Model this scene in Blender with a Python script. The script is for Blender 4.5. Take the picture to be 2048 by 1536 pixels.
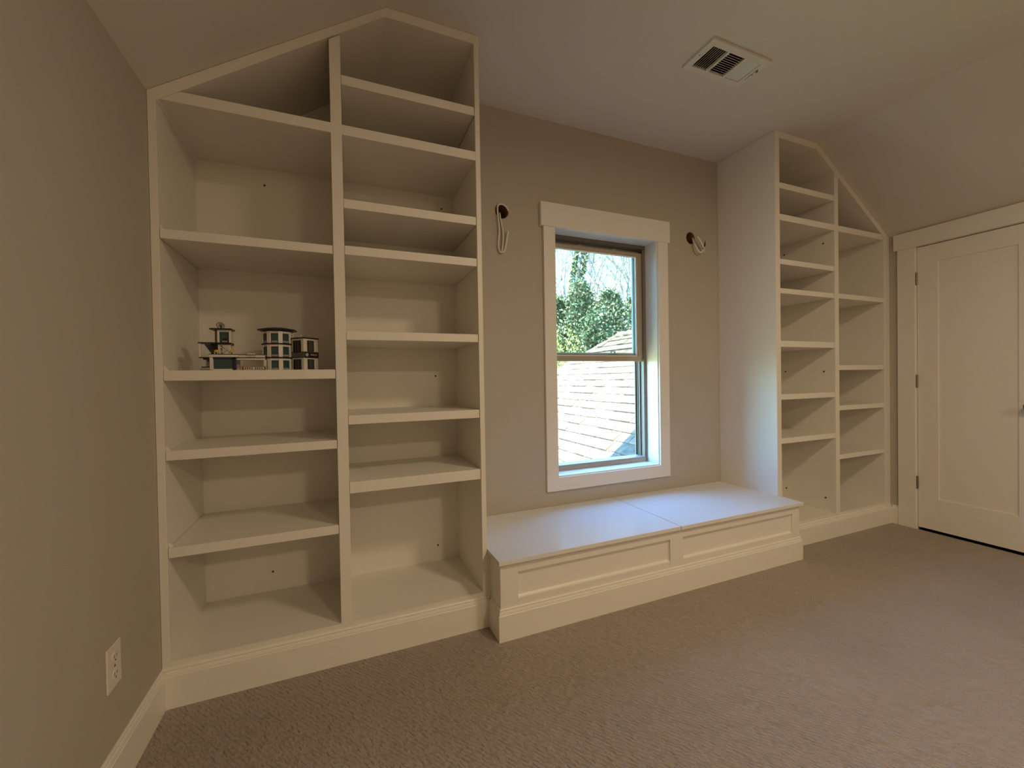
import bpy, bmesh, math, random
from mathutils import Vector, Matrix
from mathutils.geometry import tessellate_polygon

for _o in list(bpy.data.objects):
    bpy.data.objects.remove(_o)
random.seed(7)
scene = bpy.context.scene
COL = scene.collection
S = 1.14                      # metres per layout unit (door leaf = 2.04 m)

# ------------------------------------------------------------------ camera
FPX, YAW, PITCH, ROLL = 825.735, 0.39159, -0.01198, -0.0166
def cam_axes():
    cy, sy = math.cos(YAW), math.sin(YAW)
    f = Vector((sy*math.cos(PITCH), cy*math.cos(PITCH), math.sin(PITCH)))
    r = Vector((cy, -sy, 0)); u = r.cross(f)
    c, s = math.cos(ROLL), math.sin(ROLL)
    return c*r + s*u, -s*r + c*u, f
CR, CU, CF = cam_axes()
cd = bpy.data.cameras.new('camera')
cam = bpy.data.objects.new('camera', cd); COL.objects.link(cam)
m = Matrix((CR, CU, -CF)).transposed().to_4x4(); m.translation = Vector((0, 0, 1))*S
cam.matrix_world = m
cd.sensor_fit = 'HORIZONTAL'; cd.sensor_width = 36; cd.lens = FPX/2048*36
cd.clip_start = 0.02; cd.clip_end = 300
scene.camera = cam
def ray(px, py):
    return (px-1024)/FPX*CR - (py-768)/FPX*CU + CF
def ony(px, py, Y):            # pixel -> point on the plane y = Y (layout units)
    d = ray(px, py); return Vector((0, 0, 1)) + d*(Y/d.y)

# ------------------------------------------------------------------ sky, sun, exposure
SUN_DIR = Vector((1.5, .75, -2.45)).normalized()      # the way the light travels
w = bpy.data.worlds.new('sky'); scene.world = w; w.use_nodes = True
nt = w.node_tree; nt.nodes.clear()
sky = nt.nodes.new('ShaderNodeTexSky'); sky.sky_type = 'NISHITA'; sky.sun_disc = False
sky.sun_elevation = math.asin(-SUN_DIR.z)
sky.sun_rotation = math.atan2(-SUN_DIR.x, -SUN_DIR.y)
sky.air_density = 1.0; sky.dust_density = .3; sky.ozone_density = 3.0
bg = nt.nodes.new('ShaderNodeBackground'); bg.inputs['Strength'].default_value = 2.2
wo = nt.nodes.new('ShaderNodeOutputWorld')
tn = nt.nodes.new('ShaderNodeMix'); tn.data_type = 'RGBA'; tn.blend_type = 'MULTIPLY'; tn.inputs['Factor'].default_value = 1
tn.inputs['B'].default_value = (.50, .90, 1.12, 1)
nt.links.new(sky.outputs[0], tn.inputs['A']); nt.links.new(tn.outputs['Result'], bg.inputs[0]); nt.links.new(bg.outputs[0], wo.inputs[0])
sl = bpy.data.lights.new('sun_offscreen', 'SUN'); sl.energy = 44.0; sl.angle = 0.0095; sl.color = (1, .95, .86)
sun = bpy.data.objects.new('sun_offscreen', sl); COL.objects.link(sun)
sun.rotation_euler = SUN_DIR.to_track_quat('-Z', 'Y').to_euler()
LAMP_W, LAMP_C = (20.0, 36.0), (1, .79, .53)     # ceiling lamps (made in their builder)
vs = scene.view_settings
vs.view_transform = 'Standard'; vs.look = 'None'; vs.gamma = 1.0; vs.use_curve_mapping = False
vs.exposure = 0.35

# ------------------------------------------------------------------ layout (units of S)
XL, XR, YF, YB = -.5297, 3.3853, 1.5846, 1.9703
YBK = -3.0                                     # wall behind the camera
ZC, XC1, XC2 = 2.375, .18, 2.645               # flat ceiling and its two creases
ZK1, ZK2 = 1.897, 1.898                        # knee heights left / right
def ceil_z(x):
    if x < XC1: return ZK1 + (x-XL)/(XC1-XL)*(ZC-ZK1)
    if x > XC2: return ZC + (x-XC2)/(XR-XC2)*(ZK2-ZC)
    return ZC
ZTOP = 2.338                                   # inner top of the bookcase openings

# ------------------------------------------------------------------ materials
MATS = {}
def mat(name, col, rough=.5, bump=0, bscale=200, metal=0, coat=0, spec=.5, vary=0, vscale=6, rnd=0):
    if name in MATS: return MATS[name]
    M = bpy.data.materials.new(name); M.use_nodes = True; MATS[name] = M
    n = M.node_tree; b = n.nodes['Principled BSDF']
    b.inputs['Roughness'].default_value = rough; b.inputs['Metallic'].default_value = metal
    b.inputs['Coat Weight'].default_value = coat; b.inputs['Specular IOR Level'].default_value = spec
    b.inputs['Base Color'].default_value = (*col, 1)
    tc = n.nodes.new('ShaderNodeTexCoord')
    if vary or rnd:
        nz = n.nodes.new('ShaderNodeTexNoise'); nz.inputs['Scale'].default_value = vscale; nz.inputs['Detail'].default_value = 4
        n.links.new(tc.outputs['Object'], nz.inputs['Vector'])
        mr = n.nodes.new('ShaderNodeMapRange'); mr.inputs['From Min'].default_value = .3; mr.inputs['From Max'].default_value = .7
        mr.inputs['To Min'].default_value = 1-vary; mr.inputs['To Max'].default_value = 1+vary
        n.links.new(nz.outputs['Fac'], mr.inputs['Value'])
        hs = n.nodes.new('ShaderNodeHueSaturation'); hs.inputs['Color'].default_value = (*col, 1)
        if rnd:
            oi = n.nodes.new('ShaderNodeObjectInfo')
            m2 = n.nodes.new('ShaderNodeMapRange'); m2.inputs['To Min'].default_value = 1-rnd; m2.inputs['To Max'].default_value = 1+rnd
            n.links.new(oi.outputs['Random'], m2.inputs['Value'])
            mu = n.nodes.new('ShaderNodeMath'); mu.operation = 'MULTIPLY'
            n.links.new(mr.outputs[0], mu.inputs[0]); n.links.new(m2.outputs[0], mu.inputs[1])
            n.links.new(mu.outputs[0], hs.inputs['Value'])
        else:
            n.links.new(mr.outputs[0], hs.inputs['Value'])
        n.links.new(hs.outputs[0], b.inputs['Base Color'])
    if bump:
        nb = n.nodes.new('ShaderNodeTexNoise'); nb.inputs['Scale'].default_value = bscale; nb.inputs['Detail'].default_value = 3
        n.links.new(tc.outputs['Object'], nb.inputs['Vector'])
        bp = n.nodes.new('ShaderNodeBump'); bp.inputs['Strength'].default_value = bump; bp.inputs['Distance'].default_value = .002
        n.links.new(nb.outputs['Fac'], bp.inputs['Height']); n.links.new(bp.outputs[0], b.inputs['Normal'])
    return M
WALL = mat('greige_wall_paint', (.52, .465, .385), .75, .25, 260)
CEIL = mat('ceiling_paint', (.74, .69, .60), .8, .25, 240)
TRIM = mat('white_trim_paint', (.86, .82, .74), .42, .06, 90)
GLOSS = mat('glossy_white_enamel', (.80, .79, .76), .20, .05, 30, spec=.02)
ALMOND = mat('almond_window_vinyl', (.42, .345, .255), .4, .05, 120)
BRONZE = mat('brown_track_vinyl', (.20, .155, .115), .45, .05, 120)
BLACK = mat('black_plastic', (.012, .011, .013), .35)
STEEL = mat('aged_nickel', (.30, .26, .20), .38, .05, 300, metal=.9)
METALW = mat('white_register_enamel', (.78, .75, .66), .35)
PLATE = mat('ivory_faceplate', (.80, .74, .64), .35)
CABLE = mat('white_cable_jacket', (.80, .78, .72), .4)
PIN = mat('brown_pin_hole', (.07, .045, .02), .7)
GUMS = mat('brown_wood_edge', (.30, .17, .06), .7)

def carpet():
    M = bpy.data.materials.new('taupe_carpet'); M.use_nodes = True; n = M.node_tree; b = n.nodes['Principled BSDF']
    b.inputs['Roughness'].default_value = .95; b.inputs['Specular IOR Level'].default_value = .15
    b.inputs['Sheen Weight'].default_value = .25; b.inputs['Sheen Roughness'].default_value = .5
    tc = n.nodes.new('ShaderNodeTexCoord')
    mp = n.nodes.new('ShaderNodeMapping'); mp.inputs['Rotation'].default_value = (0, 0, math.radians(-40))
    n.links.new(tc.outputs['Object'], mp.inputs[0])
    wv = n.nodes.new('ShaderNodeTexWave'); wv.wave_type = 'BANDS'; wv.bands_direction = 'X'; wv.inputs['Scale'].default_value = 24
    wv.inputs['Distortion'].default_value = 5.0; wv.inputs['Detail'].default_value = 2; wv.inputs['Detail Scale'].default_value = 1.3
    n.links.new(mp.outputs[0], wv.inputs['Vector'])
    st = n.nodes.new('ShaderNodeMapping'); st.inputs['Scale'].default_value = (1, .45, 1); n.links.new(mp.outputs[0], st.inputs[0])
    nz = n.nodes.new('ShaderNodeTexNoise'); nz.inputs['Scale'].default_value = 95; nz.inputs['Detail'].default_value = 3
    n.links.new(st.outputs[0], nz.inputs['Vector'])
    mx = n.nodes.new('ShaderNodeMath'); mx.operation = 'MULTIPLY_ADD'; mx.inputs[1].default_value = .26
    n.links.new(wv.outputs['Fac'], mx.inputs[0]); n.links.new(nz.outputs['Fac'], mx.inputs[2])
    big = n.nodes.new('ShaderNodeTexNoise'); big.inputs['Scale'].default_value = 1.4; big.inputs['Detail'].default_value = 3
    n.links.new(tc.outputs['Object'], big.inputs['Vector'])
    cr = n.nodes.new('ShaderNodeValToRGB')
    cr.color_ramp.elements[0].position = .3; cr.color_ramp.elements[0].color = (.34, .27, .218, 1)
    cr.color_ramp.elements[1].position = .7; cr.color_ramp.elements[1].color = (.46, .372, .305, 1)
    fb = n.nodes.new('ShaderNodeTexNoise'); fb.inputs['Scale'].default_value = 330; fb.inputs['Detail'].default_value = 2
    n.links.new(tc.outputs['Object'], fb.inputs['Vector']); n.links.new(fb.outputs['Fac'], cr.inputs[0])
    mr = n.nodes.new('ShaderNodeMapRange'); mr.inputs['From Min'].default_value = .3; mr.inputs['From Max'].default_value = .7
    mr.inputs['To Min'].default_value = .93; mr.inputs['To Max'].default_value = 1.07
    n.links.new(big.outputs['Fac'], mr.inputs['Value'])
    hs = n.nodes.new('ShaderNodeHueSaturation'); n.links.new(cr.outputs[0], hs.inputs['Color']); n.links.new(mr.outputs[0], hs.inputs['Value'])
    n.links.new(hs.outputs[0], b.inputs['Base Color'])
    bp = n.nodes.new('ShaderNodeBump'); bp.inputs['Strength'].default_value = 1.0; bp.inputs['Distance'].default_value = .014
    n.links.new(mx.outputs[0], bp.inputs['Height']); n.links.new(bp.outputs[0], b.inputs['Normal'])
    return M
def glass(name, tint=(1, 1, 1)):
    M = bpy.data.materials.new(name); M.use_nodes = True; n = M.node_tree; n.nodes.clear()
    o = n.nodes.new('ShaderNodeOutputMaterial'); tr = n.nodes.new('ShaderNodeBsdfTransparent'); gl = n.nodes.new('ShaderNodeBsdfGlossy')
    tr.inputs[0].default_value = (*tint, 1); gl.inputs['Roughness'].default_value = .02
    fr = n.nodes.new('ShaderNodeFresnel'); fr.inputs[0].default_value = 1.45
    mx = n.nodes.new('ShaderNodeMixShader')
    n.links.new(fr.outputs[0], mx.inputs[0]); n.links.new(tr.outputs[0], mx.inputs[1]); n.links.new(gl.outputs[0], mx.inputs[2])
    n.links.new(mx.outputs[0], o.inputs[0]); return M
GLASS = glass('window_glass', (.84, .87, .86))
def leafmat(name, c1, c2, scale=3):
    M = bpy.data.materials.new(name); M.use_nodes = True; n = M.node_tree; b = n.nodes['Principled BSDF']
    b.inputs['Roughness'].default_value = .5
    tc = n.nodes.new('ShaderNodeTexCoord'); nz = n.nodes.new('ShaderNodeTexNoise'); nz.inputs['Scale'].default_value = scale; nz.inputs['Detail'].default_value = 5
    n.links.new(tc.outputs['Object'], nz.inputs['Vector'])
    cr = n.nodes.new('ShaderNodeValToRGB'); cr.color_ramp.elements[0].position = .38; cr.color_ramp.elements[0].color = (*c1, 1)
    cr.color_ramp.elements[1].position = .62; cr.color_ramp.elements[1].color = (*c2, 1)
    n.links.new(nz.outputs['Fac'], cr.inputs[0]); n.links.new(cr.outputs[0], b.inputs['Base Color'])
    return M

# ------------------------------------------------------------------ helpers (all coordinates in layout units)
def new_obj(name, bm, material, parent=None, smooth=False):
    me = bpy.data.meshes.new(name)
    bmesh.ops.recalc_face_normals(bm, faces=bm.faces)
    bm.to_mesh(me); bm.free()
    for v in me.vertices: v.co *= S
    if smooth:
        for p in me.polygons: p.use_smooth = True
    me.materials.append(material)
    o = bpy.data.objects.new(name, me); COL.objects.link(o)
    if parent:
        o.parent = parent; o.matrix_parent_inverse = world_of(parent).inverted()
    return o
def world_of(o):
    mm = Matrix.LocRotScale(o.location, o.rotation_euler, o.scale)
    return (world_of(o.parent) @ o.matrix_parent_inverse @ mm) if o.parent else mm
def tag(o, label, cat=None, group=None, kind=None):
    o['label'] = label
    if cat: o['category'] = cat
    if group: o['group'] = group
    if kind: o['kind'] = kind
    return o
def thing(name, label, cat, loc, group=None, kind=None):
    o = bpy.data.objects.new(name, None); COL.objects.link(o); o.location = Vector(loc)*S
    o.empty_display_size = .05
    return tag(o, label, cat, group, kind)
def add_box(bm, x0, x1, y0, y1, z0, z1, bev=0, M=None):
    r = bmesh.ops.create_cube(bm, size=1); vs_ = r['verts']
    for v in vs_:
        v.co = Vector(((x0+x1)/2+v.co.x*(x1-x0), (y0+y1)/2+v.co.y*(y1-y0), (z0+z1)/2+v.co.z*(z1-z0)))
        if M: v.co = M @ v.co
    if bev:
        es = list({e for v in vs_ for e in v.link_edges})
        bmesh.ops.bevel(bm, geom=es, offset=bev, segments=2, profile=.5, affect='EDGES')
    return bm
def box(name, x0, x1, y0, y1, z0, z1, material, parent=None, bev=.0012, M=None):
    return new_obj(name, add_box(bmesh.new(), x0, x1, y0, y1, z0, z1, bev, M), material, parent)
def prism(name, pts, axis, a0, a1, material, parent=None, bm=None, bev=0):
    """pts: 2D polygon. axis 'y': (x,z) extruded along y; 'x': (y,z) along x; 'z': (x,y) along z"""
    own = bm is None
    if own: bm = bmesh.new()
    def P(p, a):
        return {'y': (p[0], a, p[1]), 'x': (a, p[0], p[1]), 'z': (p[0], p[1], a)}[axis]
    A = [bm.verts.new(P(p, a0)) for p in pts]; B = [bm.verts.new(P(p, a1)) for p in pts]
    n = len(pts)
    fs = [bm.faces.new(A), bm.faces.new(B[::-1])]
    for i in range(n): fs.append(bm.faces.new((A[i], B[i], B[(i+1) % n], A[(i+1) % n])))
    if bev:
        bmesh.ops.bevel(bm, geom=list({e for f in fs for e in f.edges}), offset=bev, segments=1, affect='EDGES')
    return new_obj(name, bm, material, parent) if own else bm
def holed(name, outer, holes, axis, a0, a1, material, parent=None):
    """wall slab: 2D outline with holes, extruded"""
    loops = [[Vector((p[0], p[1], 0)) for p in l] for l in [outer]+holes]
    tris = tessellate_polygon(loops); flat = [p for l in loops for p in l]
    bm = bmesh.new()
    def P(p, a): return {'y': (p[0], a, p[1]), 'x': (a, p[0], p[1]), 'z': (p[0], p[1], a)}[axis]
    A = [bm.verts.new(P(p, a0)) for p in flat]; B = [bm.verts.new(P(p, a1)) for p in flat]
    for t in tris:
        bm.faces.new([A[i] for i in t]); bm.faces.new([B[i] for i in t[::-1]])
    k = 0
    for l in loops:
        n = len(l)
        for i in range(n):
            a, b = k+i, k+(i+1) % n
            bm.faces.new((A[a], A[b], B[b], B[a]))
        k += n
    return new_obj(name, bm, material, parent)
def add_tube(bm, pts, rad, seg=8, cap=True):
    pts = [Vector(p) for p in pts]; rads = rad if isinstance(rad, (list, tuple)) else [rad]*len(pts)
    rings = []; prev = None
    for i, p in enumerate(pts):
        d = (pts[min(i+1, len(pts)-1)] - pts[max(i-1, 0)]).normalized()
        ref = prev if prev and abs(prev.dot(d)) < .98 else (Vector((0, 0, 1)) if abs(d.z) < .9 else Vector((1, 0, 0)))
        u = (ref - d*ref.dot(d)).normalized(); v = d.cross(u); prev = u
        rings.append([bm.verts.new(p + (u*math.cos(t)+v*math.sin(t))*rads[i]) for t in [2*math.pi*k/seg for k in range(seg)]])
    for a, b in zip(rings, rings[1:]):
        for k in range(seg): bm.faces.new((a[k], a[(k+1) % seg], b[(k+1) % seg], b[k]))
    if cap:
        bm.faces.new(rings[0][::-1]); bm.faces.new(rings[-1])
    return bm
def add_lathe(bm, prof, center, axis='z', seg=24, sgn=1):
    """prof: (radius, height) pairs turned about an axis through center"""
    c = Vector(center); rings = []
    for r, h in prof:
        ring = []
        for k in range(seg):
            t = 2*math.pi*k/seg; a, b = r*math.cos(t), r*math.sin(t); h2 = h*sgn
            ring.append(bm.verts.new(c + Vector({'z': (a, b, h2), 'x': (h2, a, b), 'y': (a, h2, b)}[axis])))
        rings.append(ring)
    for a, b in zip(rings, rings[1:]):
        for k in range(seg): bm.faces.new((a[k], a[(k+1) % seg], b[(k+1) % seg], b[k]))
    bm.faces.new(rings[0]); bm.faces.new(rings[-1])
    return bm
def bez(pts, n=8):
    """smooth Catmull-Rom path through pts"""
    P = [Vector(p) for p in pts]; P = [P[0]*2-P[1]] + P + [P[-1]*2-P[-2]]; out = []
    for i in range(1, len(P)-2):
        for k in range(n):
            t = k/n; a, b, c, d = P[i-1:i+3]
            out.append(.5*((2*b)+(c-a)*t+(2*a-5*b+4*c-d)*t*t+(3*b-a-3*c+d)*t**3))
    return out + [P[-2]]
BBP = [(0, 0), (.0115, 0), (.0115, .0985), (.0095, .1005), (.0095, .1035), (.0075, .1105), (.0045, .1125), (.0055, .1145), (.0055, .1185), (.003, .122), (0, .122)]
def add_baseboard(bm, p0, p1, out, m0=0, m1=0):
    """moulded baseboard from p0 to p1 (x,y) standing off in direction out; m0/m1 = mitre factor at the ends"""
    p0, p1, o = Vector((*p0, 0)), Vector((*p1, 0)), Vector((*out, 0)); d = (p1-p0).normalized()
    A = [bm.verts.new(p0 + o*q[0] - d*q[0]*m0 + Vector((0, 0, q[1]))) for q in BBP]
    B = [bm.verts.new(p1 + o*q[0] + d*q[0]*m1 + Vector((0, 0, q[1]))) for q in BBP]
    n = len(BBP)
    bm.faces.new(A); bm.faces.new(B[::-1])
    for i in range(n): bm.faces.new((A[i], B[i], B[(i+1) % n], A[(i+1) % n]))
    return bm
def circle(cx, cz, r, n=28, rz=None):
    return [(cx+r*math.cos(2*math.pi*k/n), cz+(rz or r)*math.sin(2*math.pi*k/n)) for k in range(n)]

# ================================================================== ROOM SHELL
CARPET = carpet()
fl = box('floor', XL-.1, XR+.55, YBK-.1, YB+.15, -.12, 0, CARPET, bev=0)
tag(fl, 'taupe cut-pile carpet covering the whole floor', 'floor', kind='structure')
DUCT = [(1.4421, 1.2554), (1.7468, 1.2554), (1.7468, 1.3950), (1.4421, 1.3950)]       # opening behind the register
cl = holed('ceiling', [(XC1, YBK-.1), (XC2, YBK-.1), (XC2, YB+.19), (XC1, YB+.19)], [DUCT], 'z', ZC, ZC+.08, CEIL)
_b = bmesh.new(); _b.from_mesh(cl.data)
for v in _b.verts: v.co /= S
prism('', [(XL-.12, ZK1-.12*(ZC-ZK1)/(XC1-XL)), (XC1, ZC), (XC1, ZC+.08), (XL-.12, ZK1+.02)], 'y', YBK-.1, YB+.19, CEIL, bm=_b)
prism('', [(XC2, ZC), (XR+.12, ZK2-.12*(ZC-ZK2)/(XR-XC2)), (XR+.12, ZK2+.02), (XC2, ZC+.08)], 'y', YBK-.1, YB+.19, CEIL, bm=_b)
bmesh.ops.recalc_face_normals(_b, faces=_b.faces)
for v in _b.verts: v.co *= S
_b.to_mesh(cl.data); _b.free()
tag(cl, 'cream ceiling, flat in the middle and sloping down at both sides', 'ceiling', kind='structure')
wl = box('wall_left', XL-.1, XL, YBK-.1, YB+.19, -.1, ZK1+.005, WALL, bev=0)
tag(wl, 'low greige knee wall with the outlet beside the tall bookcase', 'wall', kind='structure')
wf = prism('wall_front', [(XL-.1, -.1), (XR+.1, -.1), (XR+.1, ZK2), (XC2, ZC+.03), (XC1, ZC+.03), (XL-.1, ZK1)], 'y', YBK-.1, YBK, WALL)
tag(wf, 'plain greige gable wall facing the window', 'wall', kind='structure')

# window wall
WI1, WI2, WB, WT = 1.0774, 1.7633, .4715, 1.8134
H1, H2 = (.7738, 1.8585), (2.0405, 1.8655)
gable = [(XL-.1, -.1), (XR+.1, -.1), (XR+.1, ZK2), (XC2, ZC+.03), (XC1, ZC+.03), (XL-.1, ZK1)]
rough = [(WI1-.01, WB-.01), (WI2+.01, WB-.01), (WI2+.01, WT+.01), (WI1-.01, WT+.01)]
wb = holed('wall_back', gable, [rough, circle(*H1, .0375, rz=.0405), circle(*H2, .036, rz=.0385)], 'y', YB, YB+.19, WALL)
tag(wb, 'greige wall around the window between the two bookcases', 'wall', kind='structure')

# door wall with its opening
DY1, DY0, DZ = 1.4440, .905, 1.7919
wr = holed('wall_right', [(YBK-.1, -.1), (YB+.19, -.1), (YB+.19, ZK2+.005), (YBK-.1, ZK2+.005)],
           [[(DY0-.012, 0), (DY1+.012, 0), (DY1+.012, DZ+.012), (DY0-.012, DZ+.012)]], 'x', XR, XR+.1, WALL)
tag(wr, 'low greige knee wall holding the white panel door', 'wall', kind='structure')
cb = bmesh.new()
add_box(cb, XR+.5, XR+.53, .5, 1.9, -.1, 2.0); add_box(cb, XR+.1, XR+.53, .47, .5, -.1, 2.0)
add_box(cb, XR+.1, XR+.53, 1.9, 1.93, -.1, 2.0); add_box(cb, XR+.1, XR+.53, .47, 1.93, 1.98, 2.0)
cw = new_obj('wall_closet', cb, WALL); tag(cw, 'closet walls behind the white panel door', 'wall', kind='structure')

# baseboards on the free walls
bm = add_baseboard(bmesh.new(), (XL, YBK), (XL, YF-.0115), (1, 0), 0, 0)
tag(new_obj('baseboard_left', bm, TRIM), 'cream moulded baseboard along the knee wall with the outlet', 'baseboard', kind='structure')
bm = add_baseboard(bmesh.new(), (XR, YF-.0115), (XR, 1.5364), (-1, 0), 0, 0)
add_baseboard(bm, (XR, DY0-.092), (XR, YBK), (-1, 0))
tag(new_obj('baseboard_right', bm, TRIM), 'short cream baseboard between bookcase and door casing', 'baseboard', kind='structure')
bm = add_baseboard(bmesh.new(), (XL, YBK), (XR, YBK), (0, 1))
tag(new_obj('baseboard_front', bm, TRIM), 'cream moulded baseboard on the wall facing the window', 'baseboard', kind='structure')

# ------------------------------------------------------------------ window
WIN = thing('window_1', 'open white-cased double-hung window with almond sashes above the seat', 'window', (1.42, YB, WB), kind='structure')
PR = .016   # casing projection
TC = thing('trim_1', 'flat white board casing around the double-hung window', 'trim', (1.42, YB, .3937), kind='structure')
CX1, CX2 = 1.0023, 1.8427
e = .006
box('casing_head', .9847, 1.8541, YB-PR-.006, YB, WT+e-.012, 1.9336, TRIM, TC)
box('casing_leg', CX1, WI1-e, YB-PR, YB, WB-e, WT+e-.012, TRIM, TC)
box('casing_leg', WI2+e, CX2, YB-PR, YB, WB-e, WT+e-.012, TRIM, TC)
box('casing_apron', CX1, CX2, YB-PR, YB, .3937, WB-e, TRIM, TC)
YJ = 2.0665
box('jamb', WI1-.01, WI1, YB-.004, YJ, WB-.01, WT+.01, TRIM, WIN, .0006)
box('jamb', WI2, WI2+.01, YB-.004, YJ, WB-.01, WT+.01, TRIM, WIN, .0006)
box('jamb_head', WI1, WI2, YB-.004, YJ, WT, WT+.01, TRIM, WIN, .0006)
box('stool', WI1, WI2, YB-.004, YJ, WB-.01, WB, TRIM, WIN, .0006)
FX1, FX2, FZ0, FZ1 = 1.0950, 1.7457, .5030, 1.7930
YO = 2.150
def frame_side(x0, x1, face):
    # jamb liner with two sash channels parted by ribs
    bm = bmesh.new(); add_box(bm, x0, x1, YJ-.001, YO, WB-.008, WT+.008)
    s = -1 if face > 0 else 1
    for y0, y1, h in ((YJ-.001, YJ+.008, .007), (2.104, 2.109, .009), (2.1275, 2.131, .005), (YO-.008, YO, .012)):
        xa, xb = sorted((x1 if s > 0 else x0, (x1 if s > 0 else x0)+s*h))
        add_box(bm, xa, xb, y0, y1, FZ0, FZ1)
    return bm
new_obj('frame_jamb', frame_side(WI1-.008, FX1-.004, -1), BRONZE, WIN)
new_obj('frame_jamb', frame_side(FX2+.004, WI2+.008, 1), BRONZE, WIN)
box('frame_head', WI1-.008, WI2+.008, YJ, YO, FZ1, WT+.008, BRONZE, WIN, .0006)
bm = add_box(bmesh.new(), WI1, WI2, YJ-.0005, YO+.02, WB-.008, FZ0-.006, .001)
add_box(bm, WI1, WI2, YJ-.0005, YJ+.012, FZ0-.008, FZ0)
new_obj('frame_sill', bm, ALMOND, WIN)
def sash(y0, y1, z0, z1, sw, tr, br, matl, locks):
    s = thing('sash', '', None, ((FX1+FX2)/2, (y0+y1)/2, z0)); del s['label']
    s.parent = WIN; s.location = (0, 0, 0); s.matrix_parent_inverse = Matrix.Identity(4)
    xa, xb = FX1, FX2
    box('stile', xa, xa+sw, y0, y1, z0, z1, matl, s, .0015)
    box('stile', xb-sw, xb, y0, y1, z0, z1, matl, s, .0015)
    box('top_rail', xa+sw, xb-sw, y0, y1, z1-tr, z1, matl, s, .0015)
    box('bottom_rail', xa+sw, xb-sw, y0, y1, z0, z0+br, matl, s, .0015)
    yc = (y0+y1)/2; bw = .007
    bm = bmesh.new()
    for a in ((xa+sw, xa+sw+bw, z0+br, z1-tr), (xb-sw-bw, xb-sw, z0+br, z1-tr), (xa+sw+bw, xb-sw-bw, z0+br, z0+br+bw), (xa+sw+bw, xb-sw-bw, z1-tr-bw, z1-tr)):
        add_box(bm, a[0], a[1], yc-.006, yc+.006, a[2], a[3])
    new_obj('glazing_bead', bm, TRIM, s)
    box('pane', xa+sw-.002, xb-sw+.002, yc-.002, yc+.002, z0+br-.002, z1-tr+.002, GLASS, s, 0)
    return s
lower = sash(YJ+.010, YJ+.036, 1.0975, 1.7685, .034, .020, .030, ALMOND, True)
upper = sash(YO-.038, YO-.012, 1.118, 1.792, .030, .030, .027, ALMOND, False)
for xx in (1.300, 1.545):     # cam locks on the raised sash and the keepers on the outer meeting rail
    bm = add_box(bmesh.new(), xx-.030, xx+.030, YJ+.012, YJ+.032, 1.767, 1.7725, .0015)
    add_lathe(bm, [(.012, 0), (.012, .006), (.009, .008)], (xx, YJ+.022, 1.772), seg=14)
    add_box(bm, xx-.004, xx+.024, YJ+.016, YJ+.024, 1.776, 1.7805, .001)
    new_obj('sash_lock', bm, ALMOND, lower)
    bm = add_box(bmesh.new(), xx-.026, xx+.026, YO-.046, YO-.036, 1.1440, 1.1500, .001)
    add_box(bm, xx-.016, xx-.011, YO-.046, YO-.036, 1.149, 1.158); add_box(bm, xx+.011, xx+.016, YO-.046, YO-.036, 1.149, 1.158)
    add_box(bm, xx-.016, xx+.016, YO-.046, YO-.036, 1.157, 1.161)
    new_obj('keeper', bm, mat('white_vinyl', (.72, .70, .64), .4), upper)

# ------------------------------------------------------------------ door
DR = thing('door_1', 'white one-panel closet door on three nickel hinges', 'door', (XR, DY1, 0), kind='structure')
DB = .0165
PY0, PY1, PZ0, PZ1 = 1.018, 1.3440, .2115, 1.6810
for nm, a in dict(stile_hinge=(PY1, DY1-.002, DB, DZ-.004), stile_latch=(DY0+.002, PY0, DB, DZ-.004)).items():
    box('stile', XR+.001, XR+.031, a[0], a[1], a[2], a[3], TRIM, DR, .0008)
box('rail', XR+.001, XR+.031, PY0, PY1, PZ1, DZ-.004, TRIM, DR, .0008)
box('rail', XR+.001, XR+.031, PY0, PY1, DB, PZ0, TRIM, DR, .0008)
box('panel', XR+.0075, XR+.024, PY0-.004, PY1+.004, PZ0-.004, PZ1+.004, TRIM, DR, 0)
bm = bmesh.new()
add_box(bm, XR-.0005, XR+.1, DY1, DY1+.012, 0, DZ+.012); add_box(bm, XR-.0005, XR+.1, DY0-.012, DY0, 0, DZ+.012)
add_box(bm, XR-.0005, XR+.1, DY0, DY1, DZ, DZ+.012)
new_obj('door_jamb', bm, TRIM, DR)
for hz in (1.5935, .9448, .2995):
    bm = bmesh.new(); yh = DY1-.001
    for k in range(3): add_lathe(bm, [(.0052, -.0365+k*.0247), (.0052, -.0365+k*.0247+.0235)], (XR-.0045, yh, hz), seg=12)
    add_lathe(bm, [(.002, -.041), (.0045, -.0395), (.0045, -.0365)], (XR-.0045, yh, hz), seg=12)
    add_lathe(bm, [(.0045, .0365), (.0045, .0395), (.002, .041)], (XR-.0045, yh, hz), seg=12)
    add_box(bm, XR-.0012, XR+.0012, yh-.004, yh+.0045, hz-.0375, hz+.0375)
    new_obj('hinge', bm, STEEL, DR)
KY, KZ = .9655, .8085
kn = new_obj('door_knob', add_lathe(bmesh.new(), [(.010, .0), (.009, .028), (.012, .031), (.021, .036), (.0245, .043), (.0235, .051), (.017, .056), (.004, .0575)], (XR+.001, KY, KZ), 'x', 24, -1), STEEL, DR, True)
new_obj('rosette', add_lathe(bmesh.new(), [(.027, 0), (.027, .004), (.023, .008), (.012, .009)], (XR+.001, KY, KZ), 'x', 28, -1), STEEL, kn, True)
TD = thing('trim_2', 'flat white board casing with wider head around the panel door', 'trim', (XR, DY1, 0), kind='structure')
box('casing_leg', XR-PR, XR, DY1+.004, 1.5364, 0, DZ+.004, TRIM, TD)
box('casing_leg', XR-PR, XR, DY0-.092, DY0-.004, 0, DZ+.004, TRIM, TD)
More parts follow.
